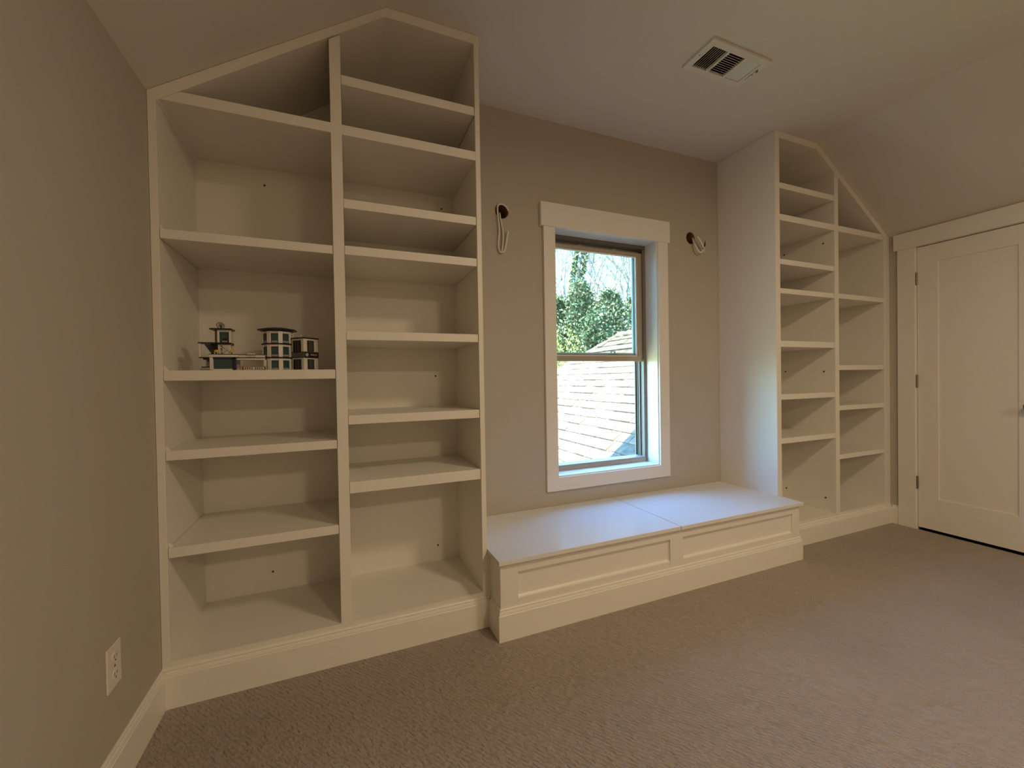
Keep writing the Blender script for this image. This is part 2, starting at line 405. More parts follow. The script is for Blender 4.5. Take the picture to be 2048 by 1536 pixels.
box('casing_head', XR-PR-.005, XR, DY0-.108, 1.5540, DZ+.002, 1.8960, TRIM, TD)

# ================================================================== BOOKCASES
SH2 = (1.8755, 1.9106)      # the fixed shelf level shared by both cases
YBP = 1.9565                # face of the back panels
INS = .0035
def shelf(parent, x0, x1, zb, zt, yf=YF+INS, gap=.0012):
    return box('shelf', x0+gap, x1-gap, yf, YBP, zb, zt, TRIM, parent, .0012)
def pin(parent, p, axis='y', r=.0042):
    bm = add_lathe(bmesh.new(), [(r, 0), (r, .0015), (r*.6, .002)], p, axis, 10, -1)
    return new_obj('shelf_pin', bm, PIN, parent)
def clip(parent, x, z, s=1):
    bm = add_box(bmesh.new(), min(x, x+s*.003), max(x, x+s*.003), YF+.012, YF+.024, z, z+.014, .0006)
    prism('', [(x, z), (x+s*.010, z), (x+s*.003, z+.010), (x, z+.010)], 'y', YF+.016, YF+.020, TRIM, bm=bm)
    return new_obj('shelf_clip', bm, TRIM, parent)
def open_line(x):            # underside of the bookcase top, parallel to the ceiling
    return min(ZTOP, ceil_z(x)-.042)

# ---- tall bookcase by the knee wall
BL = thing('bookcase', 'tall two-bay built-in bookcase holding the toy police station', 'bookcase', ((XL+.5327)/2, YF, 0), 'built-in bookcases')
xo, xd1, xd2, xp1, xp2 = -.508, -.0176, .0189, .5131, .5327
g = .0008
prism('side_panel', [(XL+g, 0), (xo, 0), (xo, open_line(xo)), (XL+g, open_line(XL))], 'y', YF, YB-g, TRIM, BL, bev=.0008)
prism('divider', [(xd1, .140), (xd2, .140), (xd2, open_line(xd2)), (xd1, open_line(xd1))], 'y', YF, YBP, TRIM, BL, bev=.0008)
prism('side_panel', [(xp1, 0), (xp2, 0), (xp2, ZC-g), (xp1, ZC-g)], 'y', YF, YB-g, TRIM, BL, bev=.0008)
xk = XC1-.006
prism('top_panel', [(XL+g, open_line(XL)), (xk, ZTOP), (xp1, ZTOP), (xp1, ZC-g), (XC1, ZC-g), (XL+g, ceil_z(XL)-g)], 'y', YF, YB-g, TRIM, BL, bev=.0008)
prism('back_panel', [(xo, .14), (xp1, .14), (xp1, ZTOP), (xk, ZTOP), (xo, open_line(xo))], 'y', YBP, YB-g, TRIM, BL)
bm = add_box(bmesh.new(), xo, xp1, YF, YBP, .118, .1402); add_box(bm, xo, xp1, YF, YF+.016, 0, .118)
new_obj('base', bm, TRIM, BL)
new_obj('baseboard', add_baseboard(bmesh.new(), (XL+.0003, YF), (.5395, YF), (0, -1)), TRIM, BL)
prism('shelf', [(-.4985, SH2[0]), (xd1, SH2[0]), (xd1, SH2[1]), (-.4465, SH2[1])], 'y', YF, YBP, TRIM, BL, bev=.0008)
box('shelf', xd2, xp1, YF, YBP, *SH2, TRIM, BL, .0008)
for zb, zt in ((1.4516, 1.4814), (1.0121, 1.0444), (.7640, .7940), (.4605, .4920)):
    shelf(BL, xo, xd1, zb, zt); clip(BL, xo, zt)
for zb, zt in ((2.0552, 2.0885), (1.6191, 1.6517), (1.4541, 1.4860), (1.1504, 1.1820), (.8461, .8790), (.5982, .6390)):
    shelf(BL, xd2, xp1, zb, zt)
for p in ((529, 371), (883, 418), (871, 752), (876, 1090), (546, 1143)):
    q = ony(*p, YBP); pin(BL, q)

# ---- bookcase by the door
BR = thing('bookcase', 'two-bay built-in bookcase with empty shelves beside the door', 'bookcase', ((2.2733+XR)/2, YF, 0), 'built-in bookcases')
xq1, xq2, xe1, xe2, xf = 2.2733, 2.3099, 2.804, 2.842, 3.322
prism('side_panel', [(xq1, 0), (xq2, 0), (xq2, ZC-g), (xq1, ZC-g)], 'y', YF, YB-g, TRIM, BR, bev=.0008)
prism('divider', [(xe1, .140), (xe2, .140), (xe2, open_line(xe2)), (xe1, open_line(xe1))], 'y', YF, YBP, TRIM, BR, bev=.0008)
prism('side_panel', [(xf, 0), (XR-g, 0), (XR-g, open_line(XR)), (xf, open_line(xf))], 'y', YF, YB-g, TRIM, BR, bev=.0008)
xk2 = XC2-.008
prism('top_panel', [(xq2, ZTOP), (xk2, ZTOP), (XR-g, open_line(XR)), (XR-g, ceil_z(XR)-g), (XC2, ZC-g), (xq2, ZC-g)], 'y', YF, YB-g, TRIM, BR, bev=.0008)
prism('back_panel', [(xq2, .14), (xf, .14), (xf, open_line(xf)), (xk2, ZTOP), (xq2, ZTOP)], 'y', YBP, YB-g, TRIM, BR)
bm = add_box(bmesh.new(), xq2, xf, YF, YBP, .118, .1402); add_box(bm, xq2, xf, YF, YF+.016, 0, .118)
new_obj('base', bm, TRIM, BR)
new_obj('baseboard', add_baseboard(bmesh.new(), (2.2800, YF), (XR-.0005, YF), (0, -1)), TRIM, BR)
box('shelf', xq2, xe1, YF, YBP, *SH2, TRIM, BR, .0008)
xs_ = lambda z: XR - (z-(ZK2-.042))*(XR-XC2)/(ZC-ZK2)
prism('shelf', [(xe2, SH2[0]), (min(xf, xs_(SH2[0])), SH2[0]), (xs_(SH2[1]), SH2[1]), (xe2, SH2[1])], 'y', YF, YBP, TRIM, BR, bev=.0008)
for zb, zt in ((2.0575, 2.0904), (1.6287, 1.6584), (1.4630, 1.4924), (1.1579, 1.1932), (.8560, .8872), (.6042, .6353)):
    shelf(BR, xq2, xe1, zb, zt)
for zb, zt in ((1.4653, 1.4955), (1.0223, 1.0520), (.7720, .8011), (.4685, .4970)):
    shelf(BR, xe2, xf, zb, zt)
for px, py in ((1646.4, 487), (1568.5, 510), (1648, 743), (1571, 743), (1651.5, 995), (1573, 976)):
    d = ray(px, py); q = Vector((0, 0, 1)) + d*(xe1/d.x)
    if q.y > YF+.01: pin(BR, (xe1, min(q.y, YBP-.02), q.z), 'x', .005)

# ================================================================== WINDOW SEAT
WS = thing('window_seat', 'white built-in window seat bench with two lids and recessed panels', 'bench', (1.41, 1.46, 0))
LZ1, LZ0 = .3114, .2945
bx0, bx1, byf = .5445, 2.2755, 1.4685
bm = add_box(bmesh.new(), bx0+.01, bx1-.01, byf+.014, byf+.026, .02, LZ0-.002)            # recessed panel field
box('body_side', bx0, bx0+.02, byf+.022, YF+.05, 0, LZ0-.0003, TRIM, WS, 0)
box('scribe_strip', xp2+.0003, bx0-.0002, YF+.0002, YF+.03, .115, LZ0-.0003, TRIM, WS, 0)
box('body_side', bx1-.02, bx1, byf+.022, YF-.001, 0, LZ0-.0003, TRIM, WS, 0)
new_obj('panel_field', bm, TRIM, WS)
st = [(bx0, .6185), (1.3780, 1.4550), (2.2190, bx1)]
for a, b in st: box('stile', a, b, byf, byf+.022, .02, LZ0-.0005, TRIM, WS, .0008)
for a, b in ((.6185, 1.3780), (1.4550, 2.2190)):
    box('top_rail', a, b, byf, byf+.022, .2520, LZ0-.0005, TRIM, WS, .0008)
    box('bottom_rail', a, b, byf, byf+.022, .02, .1500, TRIM, WS, .0008)
    bm = bmesh.new(); pr = .007
    prism('', [(byf+.0145, .150), (byf+.0145, .157), (byf+.008, .150)], 'x', a, b, TRIM, bm=bm)
    prism('', [(byf+.0145, .252), (byf+.0145, .245), (byf+.008, .252)], 'x', a, b, TRIM, bm=bm)
    prism('', [(a, byf+.0145), (a+.007, byf+.0145), (a, byf+.008)], 'z', .150, .252, TRIM, bm=bm)
    prism('', [(b, byf+.0145), (b-.007, byf+.0145), (b, byf+.008)], 'z', .150, .252, TRIM, bm=bm)
    new_obj('panel_moulding', bm, TRIM, WS)
prism('cove_moulding', [(byf, LZ0), (byf-.011, LZ0), (byf-.010, LZ0-.004), (byf-.004, LZ0-.009), (byf, LZ0-.015)], 'x', bx0-.002, bx1, TRIM, WS)
bm = add_baseboard(bmesh.new(), (bx0, byf), (bx1, byf), (0, -1), 1, 1)
add_baseboard(bm, (bx0, YF-.0115), (bx0, byf), (-1, 0), 0, 1)
add_baseboard(bm, (bx1, byf), (bx1, YF-.0115), (1, 0), 1, 0)
new_obj('baseboard', bm, TRIM, WS)
xm, gp, ylf = 1.4283, .0018, 1.4507
prism('lid', [(.5340, ylf), (xm-gp, ylf), (xm-gp, YB-.002), (.5340, YB-.002)], 'z', LZ0, LZ1, GLOSS, WS, bev=.0008)
prism('lid', [(xm+gp, ylf), (2.2840, ylf), (2.2840, YF-.0008), (2.2725, YF-.0008), (2.2725, YB-.002), (xm+gp, YB-.002)], 'z', LZ0, LZ1, GLOSS, WS, bev=.0008)

# ================================================================== SMALL FITTINGS
# outlet on the knee wall
oy0, oy1, oz0, oz1 = 1.2650, 1.3300, .2655, .3700
OU = thing('electrical_outlet', 'ivory duplex outlet plate low on the knee wall', 'outlet', (XL, (oy0+oy1)/2, oz0))
box('faceplate', XL, XL+.005, oy0, oy1, oz0, oz1, PLATE, OU, .0018)
oc = (oy0+oy1)/2
for zc_ in (.2965, .3390):
    r_ = prism('receptacle', [(oc+.0145*math.cos(t)*(1 if abs(math.cos(t)) < .8 else .95), zc_+.0135*math.sin(t)) for t in [2*math.pi*k/20 for k in range(20)]], 'x', XL+.0045, XL+.0068, PLATE, OU)
    bm = bmesh.new()
    for dy in (-.0055, .0055): add_box(bm, XL+.0066, XL+.0071, oc+dy-.0009, oc+dy+.0009, zc_-.001, zc_+.006)
    add_box(bm, XL+.0066, XL+.0071, oc-.002, oc+.002, zc_-.009, zc_-.005)
    new_obj('slot', bm, BLACK, r_)
new_obj('screw', add_lathe(bmesh.new(), [(.003, 0), (.003, .001), (.002, .0015)], (XL+.005, oc, .3178), 'x', 10), STEEL, OU)

# round wiring openings with loops of cable
def hole(c, rx, rz, label):
    t = thing('wiring_hole', label, 'wall opening', (c[0], YB, c[1]-rz), 'sconce wiring openings')
    n = 28; bm = bmesh.new()
    A = [bm.verts.new((x, YB+.0005, z)) for x, z in circle(c[0], c[1], rx-.0006, n, rz-.0006)]
    B = [bm.verts.new((x, YB+.176, z)) for x, z in circle(c[0], c[1], rx-.0006, n, rz-.0006)]
    C_ = [bm.verts.new((x, YB+.0005, z)) for x, z in circle(c[0], c[1], rx-.003, n, rz-.003)]
    D_ = [bm.verts.new((x, YB+.174, z)) for x, z in circle(c[0], c[1], rx-.003, n, rz-.003)]
    for k in range(n):
        j = (k+1) % n
        bm.faces.new((A[k], A[j], B[j], B[k])); bm.faces.new((C_[k], D_[k], D_[j], C_[j])); bm.faces.new((A[k], C_[k], C_[j], A[j]))
    bm.faces.new(B); bm.faces.new(D_)
    new_obj('cut_rim', bm, GUMS, t)
    return t
hole(H1, .0375, .0405, 'dark round hole in the wall between tall bookcase and window')
hole(H2, .036, .0385, 'brown-edged round hole in the wall between window and door-side bookcase')
def W(px, py, off): 
    p = ony(px, py, YB-off); return (p.x, p.y, p.z)
p1 = bez([W(1017.5, 427, -.008), W(1016.6, 422, -.004), W(1014.5, 417, .001), W(1011, 412.5, .008), W(1005, 408.5, .014), W(998, 409, .018), W(995, 415, .016),
          W(996, 432, .012), W(998.5, 460, .010), W(997, 480, .010), W(997, 494, .011), W(1000, 503, .012), W(1003.5, 504, .014), W(1005, 495, .014), W(1006.5, 478, .013), W(1005.5, 462, .010), W(1002.5, 445, .008), W(1000.5, 436, .006), W(1000, 430, .002), W(999, 426, -.02)], 6)
c1 = new_obj('electrical_cable', add_tube(bmesh.new(), p1, .0042, 8), CABLE, None, True)
tag(c1, 'long white cable loop hanging from the dark hole beside the tall bookcase', 'cable', 'loose sconce cables')
p1b = bez([W(1002.5, 503, .012), W(1006.5, 504, .019), W(1010, 498, .020), W(1012.5, 486, .019), W(1014.5, 473, .018), W(1016, 462, .018)], 6)
new_obj('cable_end', add_tube(bmesh.new(), p1b, .0046, 8), CABLE, c1, True)
p2 = bez([W(1382, 470, -.05), W(1385.5, 478, -.012), W(1386.8, 483, .006), W(1389, 488, .022), W(1392, 494, .032), W(1396, 501, .036), W(1401, 505, .036), W(1405.5, 501, .034), W(1407, 496, .032), W(1403, 487, .034), W(1398, 478, .036), W(1394.5, 473, .038)], 6)
c2 = new_obj('electrical_cable', add_tube(bmesh.new(), p2, .0058, 8), CABLE, None, True)
tag(c2, 'short curled white cable poking from the brown-edged hole beside the window', 'cable', 'loose sconce cables')
new_obj('wire', add_tube(bmesh.new(), bez([W(1406, 498, .033), W(1408.3, 494, .033), W(1409.8, 489, .033), W(1410.3, 481.5, .033)], 5), [.004]*12+[.003, .0022, .0016, .001], 8), BLACK, c2, True)
new_obj('wire', add_tube(bmesh.new(), bez([W(1404, 503, .036), W(1407.5, 500, .038), W(1409, 505, .038)], 5), .0035, 8), CABLE, c2, True)

# ceiling register
V0, V1, VY0, VY1 = 1.4221, 1.7668, 1.2404, 1.4100
VT = thing('ceiling_vent', 'white three-way ceiling air register with louvres', 'vent', ((V0+V1)/2, (VY0+VY1)/2, ZC-.010))
zb_, zt_ = ZC-.011, ZC
secs = [(1.4520, 1.5370), (1.5480, 1.6370), (1.6480, 1.7320)]; sy0, sy1 = 1.2680, 1.3840
fr_ = holed('frame', [(V0, VY0), (V1, VY0), (V1, VY1), (V0, VY1)], [[(a, sy0), (b, sy0), (b, sy1), (a, sy1)] for a, b in secs], 'z', zb_, zt_-.0006, METALW, VT)
bm = bmesh.new()
for a_ in ((1.4381, 1.4421, 1.2514, 1.3990, ZC+.001, 2.62), (1.7468, 1.7508, 1.2514, 1.3990, ZC+.001, 2.62), (1.4421, 1.7468, 1.2514, 1.2554, ZC+.001, 2.62),
           (1.4421, 1.7468, 1.3950, 1.3990, ZC+.001, 2.62), (1.4381, 1.7508, 1.2514, 1.3990, 2.62, 2.624)): add_box(bm, *a_)
new_obj('duct_boot', bm, mat('galvanised_steel', (.42, .41, .39), .45, metal=.6), VT)
def slat(x0, x1, y0, y1, ang, axis):
    cx, cy, cz = (x0+x1)/2, (y0+y1)/2, zb_+.0058
    R_ = Matrix.Translation((cx, cy, cz)) @ Matrix.Rotation(ang, 4, axis) @ Matrix.Translation((-cx, -cy, -cz))
    box('louvre', x0, x1, y0, y1, cz-.0005, cz+.0005, METALW, VT, 0, R_)
for k in range(8):
    x = secs[0][0]+.0055+k*(.085-.011)/7; slat(x-.0042, x+.0042, sy0, sy1, -.80, 'Y')
for k in range(11):
    y = sy0+.0055+k*(.116-.011)/10; slat(secs[1][0], secs[1][1], y-.0042, y+.0042, .75, 'X')
for k in range(8):
    x = secs[2][0]+.0055+k*(.084-.011)/7; slat(x-.0052, x+.0054, sy0, sy1, .60, 'Y')
bm = add_box(bmesh.new(), 1.7460, 1.7485, 1.295, 1.360, zb_-.0006, zb_+.001); add_box(bm, 1.7455, 1.7500, 1.293, 1.302, zb_-.010, zb_, .001)
new_obj('damper_lever', bm, mat('grey_metal', (.25, .22, .18), .4), VT)
for x in (V0+.013, V1-.013):
    new_obj('screw', add_lathe(bmesh.new(), [(.0032, 0), (.003, .001), (.0015, .0014)], (x, 1.325, zb_), 'z', 10, -1), mat('grey_metal', (.25, .22, .18), .4), VT)

# two flush ceiling lamps (their light); both hang behind the photographer's field of view
FROST = mat('frosted_lamp_glass', (.85, .83, .78), .35)
def ceiling_lamp(LX, LY, watts, light_name, label):
    LM = thing('ceiling_lamp', label, 'lamp', (LX, LY, ZC), 'flush ceiling lamps')
    new_obj('lamp_base', add_lathe(bmesh.new(), [(.17, 0), (.17, .018), (.155, .022)], (LX, LY, ZC), 'z', 32, -1), STEEL, LM, False)
    new_obj('lamp_dome', add_lathe(bmesh.new(), [(.152, .020), (.15, .045), (.13, .07), (.09, .09), (.04, .10), (.004, .102)], (LX, LY, ZC), 'z', 32, -1), FROST, LM, True)
    ld = bpy.data.lights.new(light_name, 'AREA'); ld.shape = 'DISK'; ld.size = .36; ld.energy = watts; ld.color = LAMP_C; ld.spread = math.pi
    lo = bpy.data.objects.new(light_name, ld); COL.objects.link(lo); lo.location = Vector((LX, LY, ZC-.125))*S
ceiling_lamp(1.50, -.10, LAMP_W[0], 'ceiling_lamp_front_offscreen', 'round flush ceiling lamp with frosted dome nearest the air register')
ceiling_lamp(1.35, -2.2, LAMP_W[1], 'ceiling_lamp_back_offscreen', 'round flush ceiling lamp with frosted dome near the wall facing the window')

# ================================================================== TOY POLICE STATION
TW = mat('toy_white_plastic', (.78, .74, .66), .3)
TK = mat('toy_black_plastic', (.014, .012, .014), .3)
TG = mat('toy_grey_plastic', (.11, .105, .10), .35)
TN = mat('toy_navy_plastic', (.012, .022, .06), .3)
TP = mat('toy_teal_pane', (.045, .085, .085), .12)
TY = mat('toy_yellow_plastic', (.85, .55, .03), .35)
TR = mat('toy_red_plastic', (.35, .04, .02), .35)
TB = mat('toy_brass_dish', (.16, .11, .05), .4)
ZS, TYF = 1.0444, 1.6446
K = .0002178
def TX(c): return -.4325 + (c-184.3)*K
def TZ(c): return ZS + (942-c)*K
TOY = thing('toy_police_station', 'black and white toy-brick police station on the bookcase shelf', 'toy', (TX(1000), TYF+.05, ZS))
def text_mesh(name, s, size, material, parent, M):
    cu = bpy.data.curves.new(name, 'FONT'); cu.body = s; cu.size = size; cu.align_x = 'CENTER'; cu.align_y = 'CENTER'; cu.extrude = .0006; cu.offset = .00018
    ob = bpy.data.objects.new(name+'_curve', cu); me = bpy.data.meshes.new_from_object(ob)
    bpy.data.objects.remove(ob)
    for v in me.vertices: v.co = (M @ v.co)*S
    me.materials.append(material); o = bpy.data.objects.new(name, me); COL.objects.link(o)
    o.parent = parent; o.matrix_parent_inverse = world_of(parent).inverted(); return o
def face_frame(p, ang):
    """local x along a wall face, local y up, local z out of the face; ang = heading of the outward normal"""
    n = Vector((math.cos(ang), math.sin(ang), 0)); u = Vector((-n.y, n.x, 0))
    mm = Matrix((u, Vector((0, 0, 1)), n)).transposed().to_4x4(); mm.translation = p; return mm
def win(M, w_, h_, parent, bars=0, paneM=TP, frameM=TK):
    """toy window standing on a wall face: frame, pane and upright bars"""
    bm = bmesh.new(); t = .0022; d = .0022
    for a in ((-w_/2, -w_/2+t, 0, h_), (w_/2-t, w_/2, 0, h_), (-w_/2+t, w_/2-t, 0, t), (-w_/2+t, w_/2-t, h_-t, h_)):
        add_box(bm, a[0], a[1], a[2], a[3], 0, d, 0, M)
    f = new_obj('window', bm, frameM, parent)
    box('pane', -w_/2+t, w_/2-t, t, h_-t, .0003, .0012, paneM, f, 0, M)
    for b in range(bars):
        x = -w_/2+t+(w_-2*t)*(b+1)/(bars+1)
        box('bar', x-.0009, x+.0009, t, h_-t, .0012, .0026, TG, f, 0, M)
    return f
def octa(cx, cy, r, rot, n=8): return [(cx+r*math.cos(rot+2*math.pi*k/n), cy+r*math.sin(rot+2*math.pi*k/n)) for k in range(n)]
# --- eight-sided main tower
OC = (TX(1212), TYF+.052); RO = .0490; rot0 = -math.pi/2+math.pi/8-.10
lev = [TZ(942), TZ(728), TZ(505), TZ(292)]
core = octa(*OC, RO*.90, rot0)
prism('tower_core', core, 'z', ZS, lev[3], TG, TOY)
for L in range(3):
    z0, z1 = lev[L], lev[L+1]
    prism('floor_band', octa(*OC, RO*1.06, rot0), 'z', z1-.0045 if L < 2 else z1-.0015, z1, TK, TOY)
    for k in range(8):
        a = rot0+2*math.pi*k/8
        c, s_ = math.cos(a), math.sin(a)
        if s_ > .75: continue
        Mx = face_frame(Vector((OC[0]+RO*.97*c, OC[1]+RO*.97*s_, 0)), a)
        box('pillar', -.0070, .0070, z0, z1-.0045, -.008, .0010, TW, TOY, .0008, Mx)
        b = a+math.pi/8
        if math.sin(b) > .5: continue
        ap = RO*math.cos(math.pi/8)
        Mf = face_frame(Vector((OC[0]+ap*.955*math.cos(b), OC[1]+ap*.955*math.sin(b), z0)), b)
        h = z1-z0
        box('lintel', -.0135, .0135, h-.0115, h-.0045, -.004, .0012, TW, TOY, 0, Mf)
        f = win(Mf, .0245, h-.0120, TOY)
        box('sill_block', -.0095, .0095, .002, .0085, .001, .0024, mat('toy_pale_grey', (.32, .34, .33), .4), f, 0, Mf)
bm = prism('', octa(*OC, RO*1.30, rot0), 'z', lev[3], lev[3]+.0042, TK, bm=bmesh.new())
add_lathe(bm, [(RO*1.18, 0), (RO*.70, .0062), (RO*.30, .0072), (.002, .0075)], (OC[0], OC[1], lev[3]+.004), 'z', 16)
for a in (-.012, .013): add_lathe(bm, [(.0028, 0), (.0028, .003)], (OC[0]+a, OC[1]-.01, lev[3]+.0100), 'z', 10)
new_obj('tower_roof', bm, TK, TOY)
# --- two-storey corner wing
WC = Vector((TX(1612), TYF-.012, 0)); a1 = math.radians(-135); a2 = math.radians(-47)     # outward headings of its two fronts
s1, s2 = .056, .0600
u1 = Vector((-math.sin(a1), math.cos(a1), 0)); u2 = Vector((-math.sin(a2), math.cos(a2), 0))
A0 = WC; A1 = WC - u1*s1; A2 = WC + u2*s2; A3 = A1 + u2*s2
def wing(name, z0, z1, grow, material):
    c = (A0+A1+A2+A3)/4
    return prism(name, [((p-c)*(1+grow)+c)[:2] for p in (A0, A2, A3, A1)], 'z', z0, z1, material, TOY)
zb1, zb2, zr = TZ(735), TZ(650), TZ(428)
wing('wing_storey', ZS, zb1, 0, TW); wing('wing_storey', zb2, zr, 0, TW)
wing('wing_band', zb1, zb2, .03, TG); wing('wing_edge', zb1-.0018, zb1+.0006, .05, TK); wing('wing_edge', zb2-.0006, zb2+.0018, .05, TK)
wing('wing_roof', zr, zr+.0042, .09, TK)
for z0, z1 in ((ZS, zb1), (zb2, zr)):
    m1 = face_frame(WC - u1*s1*.55 + Vector((0, 0, z0+.002)), a1); m2 = face_frame(WC + u2*s2*.47 + Vector((0, 0, z0+.003)), a2)
    win(m1, .0370, (z1-z0)-.008, TOY, 2, TK); win(m2, .0265, (z1-z0)-.009, TOY, 3, mat('toy_smoke_pane', (.05, .05, .055), .2))
mb = face_frame(WC + u2*s2*.5 + Vector((0, 0, (zb1+zb2)/2)), a2)
pl_ = box('sign_panel', -.027, .031, -.0078, .0078, .0010, .0022, TK, TOY, 0, mb)
bm = bmesh.new(); add_lathe(bm, [(.0062, 0), (.0062, .0004)], (0, 0, .0023), 'z', 16)
for v in bm.verts: v.co = mb @ (v.co + Vector((-.0185, 0, 0)))
bg_ = new_obj('badge', bm, mat('toy_badge_grey', (.42, .40, .36), .4), pl_)
text_mesh('lettering', 'POLICE', .0086, mat('toy_badge_grey', (.42, .40, .36), .4), pl_, mb @ Matrix.Translation((.0105, 0, .0024)))
rc_ = (A0+A3)/2
new_obj('roof_light', add_lathe(bmesh.new(), [(.0022, 0), (.0022, .006), (.003, .008), (.001, .012)], (rc_.x-.013, rc_.y, zr+.004), 'z', 10), TW, TOY)
new_obj('floodlight', add_box(bmesh.new(), TX(1415), TX(1445), TYF+.03, TYF+.036, TZ(408), TZ(380), .0006), TY, TOY)
# --- covered bridge with its sign
bx_a, bx_b = TX(655), TX(1050)
box('bridge_beam', bx_a, bx_b, TYF+.012, TYF+.058, TZ(735), TZ(697), TW, TOY, .0005)
box('bridge_beam', bx_a, bx_b, TYF+.014, TYF+.056, TZ(775), TZ(747), TW, TOY, .0005)
box('bridge_deck', bx_a, bx_b, TYF+.013, TYF+.057, TZ(747), TZ(735), TK, TOY, 0)
box('bridge_edge', bx_a, bx_b, TYF+.011, TYF+.059, TZ(697), TZ(688), TK, TOY, 0)
box('bridge_post', TX(1002), TX(1025), TYF+.016, TYF+.024, ZS, TZ(775), mat('toy_tan', (.30, .22, .10), .4), TOY, 0)
box('bridge_post', TX(1028), TX(1068), TYF+.016, TYF+.030, ZS, TZ(775), TW, TOY, 0)
sg = box('sign', TX(806), TX(920), TYF+.0072, TYF+.0108, TZ(726), TZ(672), TW, TOY, .0004)
ms = face_frame(Vector((TX(863), TYF+.0070, TZ(699))), -math.pi/2)
text_mesh('lettering', 'POLICE', .0078, TK, sg, ms)
# striped road barrier under the bridge
br_ = box('barrier_rail', TX(735), TX(1060), TYF+.004, TYF+.007, TZ(925), TZ(893), TW, TOY, .0003)
for k in range(9):
    if k == 4: continue
    c0 = 775+k*29; t_ = 1 if k > 4 else -1
    prism('stripe', [(TX(c0), TZ(922)), (TX(c0+13), TZ(922)), (TX(c0+13-t_*10), TZ(896)), (TX(c0-t_*10), TZ(896))], 'y', TYF+.0034, TYF+.0042, TK, br_)
for c in (752, 1050):
    p_ = new_obj('barrier_post', add_box(bmesh.new(), TX(c-10), TX(c+10), TYF+.002, TYF+.008, ZS, TZ(900), .0004), TR if c < 900 else TG, TOY)
    new_obj('barrier_lamp', add_lathe(bmesh.new(), [(.0022, 0), (.0026, .002), (.0015, .005)], (TX(c), TYF+.005, TZ(900)), 'z', 10), TR, p_)
box('barrier_foot', TX(720), TX(780), TYF, TYF+.010, ZS, ZS+.0018, mat('toy_tan', (.30, .22, .10), .4), TOY, 0)
# --- garage
box('garage_base', TX(370), TX(625), TYF+.002, TYF+.070, ZS, TZ(915), TW, TOY, .0004)
box('garage_pillar', TX(325), TX(371), TYF, TYF+.012, ZS, TZ(738), TW, TOY, .0006)
box('garage_pillar', TX(620), TX(662), TYF, TYF+.012, ZS, TZ(738), TN, TOY, .0006)
box('garage_wall', TX(330), TX(660), TYF+.060, TYF+.072, ZS, TZ(738), TW, TOY, 0)
box('garage_wall', TX(330), TX(345), TYF+.012, TYF+.060, ZS, TZ(738), TG, TOY, 0)
box('garage_lintel', TX(365), TX(660), TYF, TYF+.010, TZ(762), TZ(736), TN, TOY, 0)
gd = box('garage_door', TX(372), TX(622), TYF+.004, TYF+.0065, TZ(915), TZ(762), TP, TOY, 0)
for k in range(5): box('slat', TX(380), TX(614), TYF+.0032, TYF+.0042, TZ(903-k*28), TZ(903-k*28-10), mat('toy_teal_slat', (.075, .12, .105), .25), gd, 0)
box('garage_roof', TX(318), TX(700), TYF-.002, TYF+.074, TZ(735), TZ(697), TW, TOY, .0005)
box('garage_roof_plate', TX(318), TX(700), TYF-.002, TYF+.074, TZ(697), TZ(687), TK, TOY, 0)
for c in (408, 610):
    l_ = new_obj('roof_lamp', add_lathe(bmesh.new(), [(.0018, 0), (.0018, .006), (.0068, .0065), (.0062, .0110), (.003, .0140), (.0005, .0145)], (TX(c), TYF+.006, TZ(687)), 'z', 14), TY, TOY, True)
    bm = bmesh.new()
    for dx in (-.004, .004): add_box(bm, TX(c)+dx-.0012, TX(c)+dx+.0012, TYF+.002, TYF+.004, TZ(687), TZ(687)+.0062)
    new_obj('lamp_leg', bm, TW, l_)
# --- lattice legs and lookout cabin
y0_, y1_ = TYF+.014, TYF+.052
for c in (432, 578):
    for yy in (y0_, y1_-.005):
        box('tower_leg', TX(c-10), TX(c+10), yy, yy+.005, TZ(687), TZ(540), TW, TOY, 0)
zl0, zl1 = TZ(668), TZ(565); xa_, xb_ = TX(442), TX(568)
for yy in (y0_+.002, y1_-.003):
    for (p, q) in (((xa_, zl0), (xb_, zl1)), ((xa_, zl1), (xb_, zl0))):
        new_obj('cross_brace', add_tube(bmesh.new(), [(p[0], yy, p[1]), (q[0], yy, q[1])], .0012, 6), TW, TOY)
box('lattice_rail', TX(442), TX(568), y0_, y0_+.003, TZ(552), TZ(540), TW, TOY, 0)
box('cabin_floor', TX(362), TX(596), y0_-.004, y1_+.004, TZ(540), TZ(508), TK, TOY, .0004)
for c, yy in ((428, y0_), (580, y0_), (364, y1_-.008), (580, y1_-.008)):
    box('cabin_pillar', TX(c-14), TX(c+16), yy, yy+.008, TZ(508), TZ(312), TW, TOY, .0005)
box('cabin_lintel', TX(444), TX(566), y0_+.001, y0_+.006, TZ(342), TZ(312), TW, TOY, 0)
cwn = win(face_frame(Vector((TX(503), y0_+.0035, TZ(508))), -math.pi/2), .0265, TZ(342)-TZ(508), TOY)
box('console', TX(478), TX(545), y0_+.0005, y0_+.002, TZ(500), TZ(478), mat('toy_pale_grey', (.32, .34, .33), .4), cwn, 0)
box('console_screen', TX(486), TX(545), y0_, y0_+.002, TZ(478), TZ(440), TK, cwn, 0)
sidew = (Vector((TX(414), y0_+.006, 0)) + Vector((TX(364), y1_-.006, 0)))/2
dv = Vector((TX(414), y0_+.006, 0)) - Vector((TX(364), y1_-.006, 0))
an_ = math.atan2(-dv.x, dv.y) + math.pi
if math.cos(an_) > 0: an_ += math.pi
win(face_frame(sidew+Vector((0, 0, TZ(508))), an_), dv.length*.92, TZ(315)-TZ(508), TOY)
